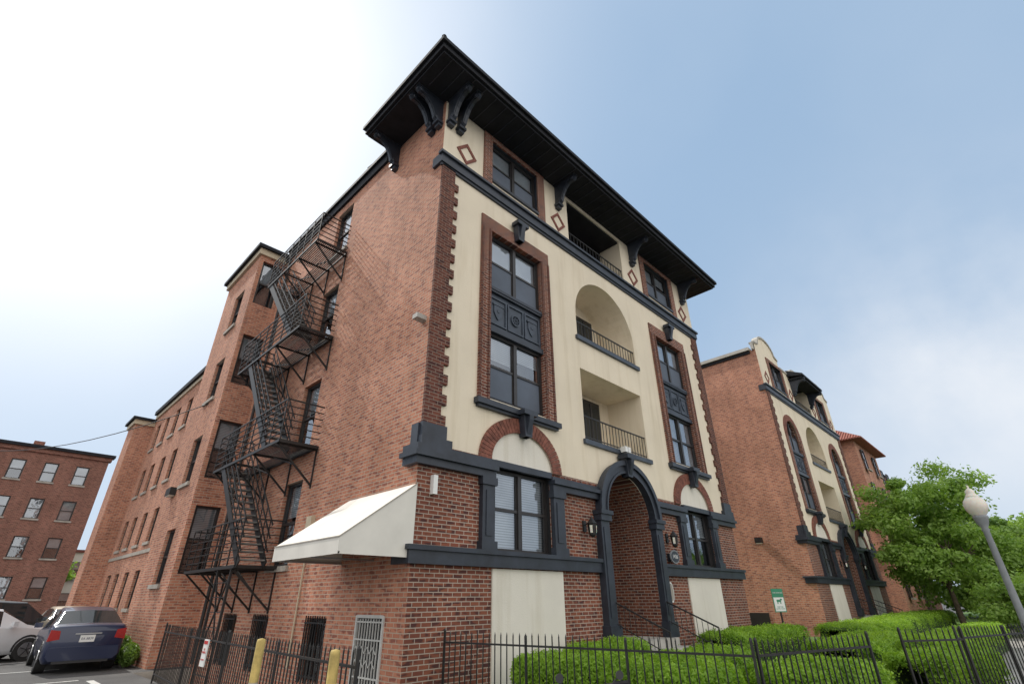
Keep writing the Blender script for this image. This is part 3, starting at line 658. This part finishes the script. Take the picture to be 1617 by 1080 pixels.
fence((.72,-.15),(1.62,-4.9),1.1,'black iron picket fence round the front lawn',posts=3)
fence((1.7,-4.92),(3.95,-5.6),1.1,'black iron picket fence along the pavement')
fence((5.3,-5.75),(6.3,-6.4),1.1,'black iron picket fence beside the entrance path')
fence((6.5,-6.3),(9.8,-7.3),1.1,'black iron picket fence above a low concrete kerb',posts=2)
mb=MB(); mb.bar((6.4,-6.4,.1),(10.5,-7.65,.1),.2,.3,'conc'); thing(mb.obj('low_wall'),'low concrete kerb wall below iron fence','wall')
# ------------------------------------------------------------------ leaves
def leaves(name,centers,normals,size,mat,parent=None,loc=None):
    n=len(centers); r=rng.normal(size=(n,3)); nn=normals+r*.75; nn/=np.linalg.norm(nn,axis=1)[:,None]
    t=np.cross(nn,rng.normal(size=(n,3))); t/=np.linalg.norm(t,axis=1)[:,None]; b=np.cross(nn,t)
    s=(size*rng.uniform(.6,1.3,n))[:,None]
    v=np.stack([centers-t*s,centers+b*s*.55,centers+t*s,centers-b*s*.55],1).reshape(-1,3)
    me=bpy.data.meshes.new(name); me.vertices.add(4*n); me.vertices.foreach_set('co',v.ravel()); me.loops.add(4*n); me.loops.foreach_set('vertex_index',np.arange(4*n,dtype=np.int32))
    me.polygons.add(n); me.polygons.foreach_set('loop_start',np.arange(0,4*n,4,dtype=np.int32)); me.polygons.foreach_set('loop_total',np.full(n,4,dtype=np.int32)); me.materials.append(M[mat]); me.update(calc_edges=True)
    return link(name,me,parent,loc)
def hedge(p0,p1,w,h,label,n=14000):
    p0=np.array(p0,float);p1=np.array(p1,float);Ln=np.linalg.norm(p1-p0);ang=math.atan2(p1[1]-p0[1],p1[0]-p0[0])
    R_=root('hedge',label,'hedge',(p0[0],p0[1],0),ang,'clipped hedges on the front lawn')
    ph=rng.uniform(0,6)
    def P(u,a):
        c=np.cos(a);s_=np.sin(a);e=.34
        wob=1+.03*np.sin(u*2.3+1+ph)+.03*np.sin(u*5.1+a*2+ph)
        endf=np.clip(np.minimum(u+.12,Ln+.12-u)/.25,0,1)**.35
        y=np.sign(c)*np.abs(c)**e*w/2*wob*endf; z=.1+np.abs(s_)**e*(h-.1)*wob*(.7+.3*endf)
        return np.stack([u,y,z],-1)
    u=rng.uniform(-.1,Ln+.1,n);a=rng.uniform(0,math.pi,n)
    k=n//2; tt=rng.uniform(-1,1,k); a[:k]=np.arccos(np.sign(tt)*np.abs(tt)**(1/.34))
    c=P(u,a)
    nr=np.stack([np.zeros(n),np.cos(a),np.sin(a)],1)
    c=c+nr*rng.normal(0,.036,n)[:,None]
    leaves('hedge_leaves',c,nr,.026,'hedge',R_)
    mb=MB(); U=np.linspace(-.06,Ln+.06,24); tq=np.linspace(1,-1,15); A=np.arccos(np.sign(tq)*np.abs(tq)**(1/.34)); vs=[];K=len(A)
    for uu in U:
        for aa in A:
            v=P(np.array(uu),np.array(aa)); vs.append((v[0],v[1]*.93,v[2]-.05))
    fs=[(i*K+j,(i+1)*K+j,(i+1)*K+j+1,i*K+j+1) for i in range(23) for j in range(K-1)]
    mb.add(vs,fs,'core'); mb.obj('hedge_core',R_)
hedge((2.0,-.9),(2.4,-4.2),1.3,.74,'clipped bright green boxwood hedge inside the iron fence',38000)
hedge((3.0,-4.5),(5.2,-5.0),1.1,.68,'clipped bright green boxwood hedge inside the iron fence',30000)
hedge((3.3,-.9),(5.3,-.9),.9,.78,'low clipped hedge below the stucco wall')
hedge((3.6,-2.6),(5.6,-2.8),1.2,.70,'low clipped hedge on the front lawn',20000)
hedge((8.6,-1.2),(13.8,-1.2),1.2,.78,'long clipped hedge below the brick front',24000)
hedge((8.4,-4.0),(14,-3.8),1.5,.68,'long clipped hedge on the front lawn',30000)
hedge((6.2,-5.6),(8.6,-6.2),.9,.70,'bright green hedge behind the iron fence',26000)
hedge((14.6,-2.5),(21.5,-2.5),1.6,.78,'clipped hedge between the two buildings',24000)
hedge((22,-2.5),(34,-2.5),1.6,.85,'clipped hedge before the second building',24000)
hedge((10,-5.2),(20,-5.6),1.0,.72,'clipped hedge along the pavement fence',28000)
def tree(loc,h,r,label,mat='leaf',n=26000,ls=.13,trunk=.16,base=.3,zc=.62,rz=.36,K=46,cs=.27):
    R_=root('tree',label,'tree',(loc[0],loc[1],0)); mb=MB()
    def limb(p,d,l,rad,dep):
        q=p+d*l; mb.cyl(p,q,rad,rad*.62,'bark',8,False)
        if dep==0: return
        for k in range(3 if dep>1 else 4):
            nd=(d*.75+Vector((random.uniform(-1,1),random.uniform(-1,1),random.uniform(-.15,.75)))*.85).normalized()
            limb(q,nd,l*random.uniform(.5,.75),rad*.6,dep-1)
    limb(Vector((0,0,0)),Vector((.03,.02,1)),h*base,trunk,3)
    g=rng.normal(size=(K,3)); g/=np.linalg.norm(g,axis=1)[:,None]; rr=rng.uniform(.3,1.0,K)[:,None]
    pts=np.array([0,0,h*zc])+g*rr*np.array([r,r,h*rz]); 
    cr=rng.uniform(.45,1.3,K)*r*cs
    idx=rng.integers(0,K,n)
    g=rng.normal(size=(n,3)); g/=np.linalg.norm(g,axis=1)[:,None]; rad=cr[idx]*np.abs(rng.normal(.8,.28,n))
    c=pts[idx]+g*rad[:,None]*np.array([1,1,.6])
    leaves('crown',c,g+np.array([0,0,.6]),ls,mat,R_)
    mb.obj('trunk',R_,smooth=True); return R_
tree((31.3,-3.8),9.0,3.3,'leafy green street tree beside the second building',n=48000,ls=.10,base=.22,zc=.54,rz=.42,K=100,cs=.23)
tree((36,-6),5.6,3.2,'rounded green tree further along the pavement',n=26000,ls=.11,base=.2,zc=.52,rz=.44)
tree((44,-9),6.4,4.2,'tall green tree over the far pavement',n=22000,ls=.14,base=.2,zc=.52,rz=.45)
tree((52,-4),8.5,4.6,'dark green tree beyond the brick building','leafd',n=22000,ls=.18,base=.2,zc=.52,rz=.45)
tree((27,-7.4),2.9,2.3,'small bushy tree near the kerb',n=24000,ls=.07,base=.2,zc=.5,rz=.46)
tree((33,-10.0),3.9,3.2,'small bushy tree near the kerb',n=24000,ls=.09,base=.2,zc=.5,rz=.46)
tree((40,-14),5,4.0,'small bushy tree near the kerb',n=20000,ls=.12,base=.2,zc=.5,rz=.46)
for x,y,h in ((55,-14,7),(62,-20,8),(70,-14,8),(84,-22,9),(75,-34,9),(95,-8,11),(60,-28,8)): tree((x,y),h,h*.6,'broad tree in the distance along the street','leafd',n=9000,ls=.28,base=.2,zc=.5,rz=.48)
tree((-.5,58),7.5,3,'small green tree beyond the parking lot',n=8000,ls=.2)
for i,(x,y,hh) in enumerate(((-1.25,11.6,.6),(-1.25,12.7,.75),(-1.27,13.7,.7),(-1.0,15.5,1.0),(-.9,17.5,1.1))):
    R_=root('shrub','small green shrub against the brick wing','shrub',(x,y,0),0,'shrubs by the brick wing')
    n=4000; g=rng.normal(size=(n,3)); g/=np.linalg.norm(g,axis=1)[:,None]; c=g*np.array([.22,.5,hh*.45])*rng.uniform(.6,1.05,n)[:,None]+np.array([0,0,hh*.52]); leaves('shrub_leaves',c,g,.045,'shrub',R_)
    mb=MB(); mb.cyl((0,0,0),(0,0,.4),.04,.02,'bark',6); mb.obj('stem',R_)
# ------------------------------------------------------------------ cars
def car(label,paintm,loc,rot,kind='sedan',plate=None,Lc=4.45,Wc=1.74):
    R_=root('parked_car',label,'car',loc,rot,'cars parked in the lot')
    hw=Wc/2
    if kind=='sedan':
        st=[(0,.42,.92,.95,.80,0),(.04,.30,1.02,1.06,.86,0),(.12,.24,1.05,1.10,.90,0),(.62,.22,1.05,1.12,.90,0),(1.15,.2,1.03,1.42,.74,1),(1.55,.2,1.01,1.50,.72,1),(2.3,.2,.98,1.51,.72,1),(2.75,.2,.97,1.46,.72,1),(3.45,.2,.95,1.02,.88,0),(3.95,.22,.88,.92,.86,0),(4.3,.26,.78,.82,.80,0),(4.45,.36,.62,.66,.68,0)]
    else:
        st=[(0,.42,.9,.95,.78,0),(.06,.32,1.0,1.1,.84,0),(.15,.28,1.02,1.15,.86,0),(.42,.26,1.04,1.60,.72,1),(.8,.26,1.04,1.70,.72,1),(1.8,.26,1.03,1.72,.72,1),(2.6,.26,1.02,1.66,.72,1),(3.35,.26,1.0,1.06,.88,0),(4.0,.28,.95,.99,.86,0),(4.35,.3,.85,.9,.8,0),(4.45,.4,.68,.72,.7,0)]
    vs=[]
    for (s,zb,hb,hr,wr,cab) in st:
        w=hw*(.88 if s in (0,4.45) else (.96 if s in(.04,.06,4.3,4.35) else 1)); y=s/4.45*Lc-Lc/2
        half=[(w*.90,zb),(w*.985,zb+.12),(w,.58 if hb>.7 else hb-.1),(w*.985,hb-.03),(w*.94,hb),(hw*wr*1.03,hr-.07 if cab else hr-.02),(hw*wr*.9,hr-.01),(0,hr+.012)]
        vs+=[(x,y,z) for x,z in half]+[(-x,y,z) for x,z in half[:-1][::-1]]
    W_=15; bodyf=[];glassf=[]
    for i in range(len(st)-1):
        c0,c1=st[i][5],st[i+1][5]
        for j in range(W_-1):
            f=(i*W_+j,(i+1)*W_+j,(i+1)*W_+j+1,i*W_+j+1); jj=j if j<7 else 13-j
            g=False
            if jj==4 and c0 and c1: g=True
            if jj>=5 and (c0!=c1): g=True
            (glassf if g else bodyf).append(f)
        bodyf.append((i*W_+14,(i+1)*W_+14,(i+1)*W_,i*W_))
    bodyf.append(tuple(range(W_))); e=(len(st)-1)*W_; bodyf.append(tuple(range(e+W_-1,e-1,-1)))
    def mk(nm,fl,mat):
        me=bpy.data.meshes.new(nm); me.from_pydata(vs,[],fl); me.materials.append(M[mat]); bm=bmesh.new(); bm.from_mesh(me)
        bmesh.ops.delete(bm,geom=[v for v in bm.verts if not v.link_faces],context='VERTS'); bmesh.ops.recalc_face_normals(bm,faces=bm.faces) ; bm.to_mesh(me); bm.free()
        me.polygons.foreach_set('use_smooth',[True]*len(me.polygons)); me.update(); return link(nm,me,R_)
    b=mk('body',bodyf,paintm); md=b.modifiers.new('bevel','BEVEL'); md.width=.03; md.segments=2; md.limit_method='ANGLE'; md.angle_limit=.6
    mk('car_window',glassf,'carglass')
    for y in (-Lc/2+.85,Lc/2-.85):
        for sx in (-1,1):
            mb=MB(); x=sx*(hw-.1)
            mb.cyl((x-.115,y,.32),(x+.115,y,.32),.32,.32,'rubber',24)
            o=mb.obj('wheel',R_)
            mb=MB(); xo=x+sx*.125; mb.cyl((x+sx*.1,y,.32),(xo,y,.32),.21,.2,'alloy',20)
            for k in range(5):
                a=k*2*math.pi/5+.3; mb.bar((xo+sx*.005,y,.32),(xo+sx*.005,y+.19*math.cos(a),.32+.19*math.sin(a)),.05,.02,'plastic')
            mb.obj('rim',o)
            mb=MB(); ring(mb,y,.33,.34,.34,.055,0,.02,'plastic',14,0,-.15,math.pi+.15,lambda a,b2,d:(sx*(hw*1.002-.005+d*.6),a,b2)); mb.obj('wheel_arch',R_)
    yb=-Lc/2
    for sx in (-1,1):
        x=sx*hw
        mb=MB(); q=[(x*.99,.74),(x*.70,.78),(x*.73,.97),(x*.97,1.0)]; mb.prism(q,lambda a,b2,d:(a,d,b2),yb-.004,yb+.25,'tail'); mb.obj('tail_light',R_)
        mb=MB(); mb.box(min(x*.9,x*.55),max(x*.9,x*.55),Lc/2-.22,Lc/2-.05,.58,.72,'headl'); mb.obj('headlight',R_)
        mb=MB(); mb.box(min(x,x+sx*.18),max(x,x+sx*.18),.75,.87,.98,1.11,paintm); mb.obj('wing_mirror',R_)
    mb=MB(); mb.prism([(-hw*.9,.4),(-hw*.88,.6),(hw*.88,.6),(hw*.9,.4),(hw*.8,.3),(-hw*.8,.3)],lambda a,b2,d:(a,d,b2),yb-.06,yb+.1,paintm); mb.box(-hw*.7,hw*.7,yb-.04,yb+.1,.24,.3,'plastic'); mb.obj('rear_bumper',R_)
    mb=MB(); mb.box(-.16,.16,yb-.012,yb+.0,.70,.86,'white'); pl=mb.obj('number_plate',R_)
    if plate: stext(pl,plate,.075,(0,yb-.014,.775),'pblue')
    mb=MB(); mb.box(-.28,.28,yb-.03,yb+.0,.88,.905,'alloy'); mb.obj('boot_handle',R_)
    return R_
car('dark blue sedan parked facing the brick wing','pblue',(-2.34,13.2,0),-.04,'sedan','EA 8839',Wc=1.66)
car('silver sedan parked side-on on the asphalt','psilver',(-4.7,16.6,0),-1.25,'sedan')
car('black estate car parked behind the silver sedan','pblack',(-3.6,21.5,0),-1.4,'suv')
car('white car at the edge of the parking lot','pwhite',(-4.8,27,0),-1.4,'sedan')
car('beige sedan parked close to the brick wall','pbeige',(-1.75,21.0,0),.05,'sedan')
# ------------------------------------------------------------------ street furniture
def bollard(x,y,h,label):
    R_=root('bollard',label,'bollard',(x,y,0),0,'bollards beside the iron railing')
    mb=MB(); mb.lathe((0,0,0),[(.052,0),(.052,h-.04),(.045,h-.01),(.0,h)],'yellow',14); mb.lathe((0,0,0),[(.0535,h*.45),(.0535,h*.62)],'stone',14); mb.obj('post',R_,smooth=True)
    mb=MB(); mb.lathe((0,0,0),[(.11,0),(.11,.03),(.062,.05)],'conc',14); mb.obj('base',R_)
bollard(-2.45,-.5,1.2,'weathered yellow steel bollard by the railing'); bollard(-2.35,-2.2,1.16,'yellow painted steel bollard at the railing end')
Lp=root('street_lamp','grey street lamp with white acorn globe','street lamp',(13.5,-6.9,0))
mb=MB(); mb.lathe((0,0,0),[(.26,0),(.26,.12),(.2,.2),(.2,.5),(.15,.6),(.11,.75),(.085,1.0),(.07,3.1),(.09,3.15),(.07,3.2),(.13,3.32),(.16,3.45),(.17,3.5),(.1,3.52),(0,3.53)],'lampgrey',20); mb.obj('lamp_post',Lp,smooth=True)
mb=MB(); mb.lathe((0,0,3.5),[(.13,0),(.2,.08),(.25,.2),(.255,.3),(.23,.4),(.16,.48),(.1,.51)],'globe',24); mb.obj('lamp_globe',Lp,smooth=True)
mb=MB(); mb.lathe((0,0,3.99),[(.15,-.02),(.16,.0),(.13,.05),(.10,.10),(.11,.16),(.06,.22),(.02,.24),(.025,.29),(0,.33)],'globe',16); mb.obj('lamp_cap',Lp,smooth=True)
Sg=root('dog_waste_sign','green and white dog notice sign on a post','sign',(14.8,-.75,0),-.5)
mb=MB(); mb.box(-.02,.02,-.02,.02,0,1.8,'iron'); mb.obj('sign_post',Sg)
mb=MB(); mb.box(-.24,.24,-.035,-.022,1.15,1.87,'green'); mb.box(-.21,.21,-.04,-.0355,1.18,1.6,'white'); sb=mb.obj('sign_board',Sg)
stext(sb,'CURB YOUR DOG',.05,(0,-.042,1.74),'white'); stext(sb,'KEEP OUR\nLAWN CLEAN',.055,(0,-.043,1.28),'green')
mb=MB(); mb.box(-.1,.08,-.043,-.041,1.46,1.53,'green'); mb.box(.05,.13,-.043,-.041,1.51,1.56,'green')
for x in (-.09,-.06,.03,.06): mb.box(x,x+.018,-.043,-.041,1.40,1.46,'green')
mb.obj('dog_symbol',sb)
Sp=root('parking_sign','small white and red notice on the railing','sign',(-1.9,3.2,.62),-math.pi/2)
mb=MB(); mb.box(-.11,.11,-.02,-.0,0,.40,'white'); mb.box(-.09,.09,-.024,-.021,.33,.38,'redp'); so=mb.obj('sign_board',Sp); stext(so,'NO\nPARKING',.045,(0,-.024,.23),'redp'); stext(so,'TOW AWAY',.032,(0,-.024,.1),'redp')
# motorcycle parked on the pavement
Mc=root('motorcycle','black motorcycle parked on the pavement beside the fence','motorcycle',(-1.0,-4.6,.05),-.5)
for y in (-.65,.65):
    mb=MB(); ring(mb,y,.3,.22,.22,.08,-.05,.05,'rubber',24,0,0,2*math.pi,lambda a,b,d:(d,a,b)); o=mb.obj('wheel',Mc)
    mb=MB(); ring(mb,y,.3,.19,.19,.03,-.03,.03,'alloy',20,0,0,2*math.pi,lambda a,b,d:(d,a,b)); 
    for k in range(8): a=k*math.pi/4; mb.bar((0,y,.3),(0,y+.2*math.cos(a),.3+.2*math.sin(a)),.012,.012,'alloy')
    mb.obj('rim',o)
mb=MB()
mb.bar((0,-.6,.35),(0,.45,.6),.05,.06,'iron'); mb.bar((0,-.6,.35),(0,.2,.3),.05,.06,'iron'); mb.box(-.12,.12,-.2,.22,.3,.5,'plastic'); mb.obj('frame',Mc)
mb=MB(); mb.cyl((0,.02,.62),(0,.4,.64),.12,.09,'pblack',14); mb.obj('fuel_tank',Mc,smooth=True)
mb=MB(); mb.box(-.12,.12,-.6,.0,.58,.66,'plastic'); mb.obj('seat',Mc)
mb=MB(); mb.cyl((-.06,.65,.3),(-.06,.45,.8),.02,.02,'alloy',8); mb.cyl((.06,.65,.3),(.06,.45,.8),.02,.02,'alloy',8); mb.obj('fork',Mc)
mb=MB(); mb.cyl((-.36,.3,.84),(-.1,.44,.8),.014,.014,'iron',8); mb.cyl((.36,.3,.84),(.1,.44,.8),.014,.014,'iron',8); mb.cyl((-.1,.44,.8),(.1,.44,.8),.014,.014,'iron',8)
for s in (-1,1): mb.cyl((s*.38,.29,.84),(s*.26,.35,.83),.02,.02,'rubber',8)
mb.obj('handlebar',Mc)
for s in (-1,1):
    mb=MB(); mb.cyl((s*.24,.36,.82),(s*.31,.32,.90),.007,.007,'iron',6); mb.cyl((s*.31,.31,.90),(s*.31,.33,.90),.04,.035,'plastic',14); mb.obj('mirror',Mc)
mb=MB(); mb.cyl((0,.5,.7),(0,.6,.69),.07,.08,'headl',16); mb.obj('headlight',Mc)
# overhead cable
mb=MB(); p=Vector((-9,40,11.0)); q=Vector((-1.0,12,8.0)); pr=p
for i in range(1,15):
    t=i/14; c=p.lerp(q,t)+Vector((0,0,-1.2*4*t*(1-t))); mb.cyl(pr,c,.018,.018,'iron',5,False); pr=c
thing(mb.obj('overhead_cable'),'thin black overhead cable strung to the brick bay','cable')
# ------------------------------------------------------------------ world, sun
az=math.radians(-14); el=math.radians(48)
sv=Vector((math.sin(az)*math.cos(el),math.cos(az)*math.cos(el),math.sin(el)))
w=bpy.data.worlds.new('World'); scn.world=w; w.use_nodes=True; nt=w.node_tree; bg=nt.nodes['Background']
sky=N(nt,'ShaderNodeTexSky'); sky.sky_type='NISHITA'; sky.sun_disc=False; sky.sun_elevation=el; sky.sun_rotation=az; sky.dust_density=1.5; sky.air_density=1.0; sky.ozone_density=1.5
tc=N(nt,'ShaderNodeTexCoord'); G_=tc.outputs['Generated']
def dot(v):
    d=N(nt,'ShaderNodeVectorMath',operation='DOT_PRODUCT'); L(nt,G_,d.inputs[0]); d.inputs[1].default_value=v; return d.outputs['Value']
glow=math_(nt,'POWER',math_(nt,'MAXIMUM',dot(sv),0.0),8.5)
nz=noise(nt,1.4,5,G_,.45)
cl=ramp(nt,nz,.45,.8)
col=mixc(nt,.85,sky.outputs[0],(2.5,3.6,5.0))
hor=math_(nt,'POWER',math_(nt,'SUBTRACT',1.0,math_(nt,'ABSOLUTE',dot((0,0,1)))),4.0)
col=mixc(nt,math_(nt,'MULTIPLY',hor,.6),col,(4.4,5.05,5.8))
col=mixc(nt,math_(nt,'MULTIPLY',cl,.25),col,(4.9,5.5,6.2))
cb=math_(nt,'POWER',math_(nt,'MAXIMUM',dot(Vector((.955,-.02,.30)).normalized()),0.0),34.0)
cb=math_(nt,'MULTIPLY',cb,ramp(nt,noise(nt,3.0,6,G_,.55),.3,.6,(.3,)*3,(1,1,1)))
col=mixc(nt,math_(nt,'MULTIPLY',cb,.85),col,(6.0,6.2,6.5))
hz=math_(nt,'MINIMUM',math_(nt,'MULTIPLY',glow,math_(nt,'ADD',math_(nt,'MULTIPLY',nz,1.3),.65)),1.0)
col=mixc(nt,hz,col,(8.6,8.7,8.9))
front_fill=ramp(nt,math_(nt,'ADD',dot((-.6,-.8,.15)),math_(nt,'MULTIPLY',math_(nt,'SUBTRACT',nz,.5),.5)),.05,.45)  # bright sky behind the camera, unseen, added to light the shaded front
col=mixc(nt,front_fill,col,(10.0,9.8,9.5))
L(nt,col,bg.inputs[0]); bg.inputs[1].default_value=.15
sl=bpy.data.lights.new('sun','SUN'); sl.energy=3.2; sl.angle=math.radians(1.2); sl.color=(1,.95,.87)
so=bpy.data.objects.new('sun',sl); COL.objects.link(so); so.rotation_euler=sv.to_track_quat('Z','Y').to_euler()
# ------------------------------------------------------------------ camera
yaw,pit,rol=[math.radians(a) for a in (45.568,27.541,-.498)]
f_=Vector((math.sin(yaw)*math.cos(pit),math.cos(yaw)*math.cos(pit),math.sin(pit))); r_=Vector((math.cos(yaw),-math.sin(yaw),0)); u_=r_.cross(f_)
r2=r_*math.cos(rol)+u_*math.sin(rol); u2=-r_*math.sin(rol)+u_*math.cos(rol)
cd=bpy.data.cameras.new('camera'); cd.sensor_width=36; cd.lens=779.2/1617*36; cd.clip_end=2000; cd.clip_start=.05
co=bpy.data.objects.new('camera',cd); COL.objects.link(co)
mt=Matrix((( r2.x,u2.x,-f_.x,-5.342),(r2.y,u2.y,-f_.y,-7.735),(r2.z,u2.z,-f_.z,1.6),(0,0,0,1))); co.matrix_world=mt
scn.camera=co
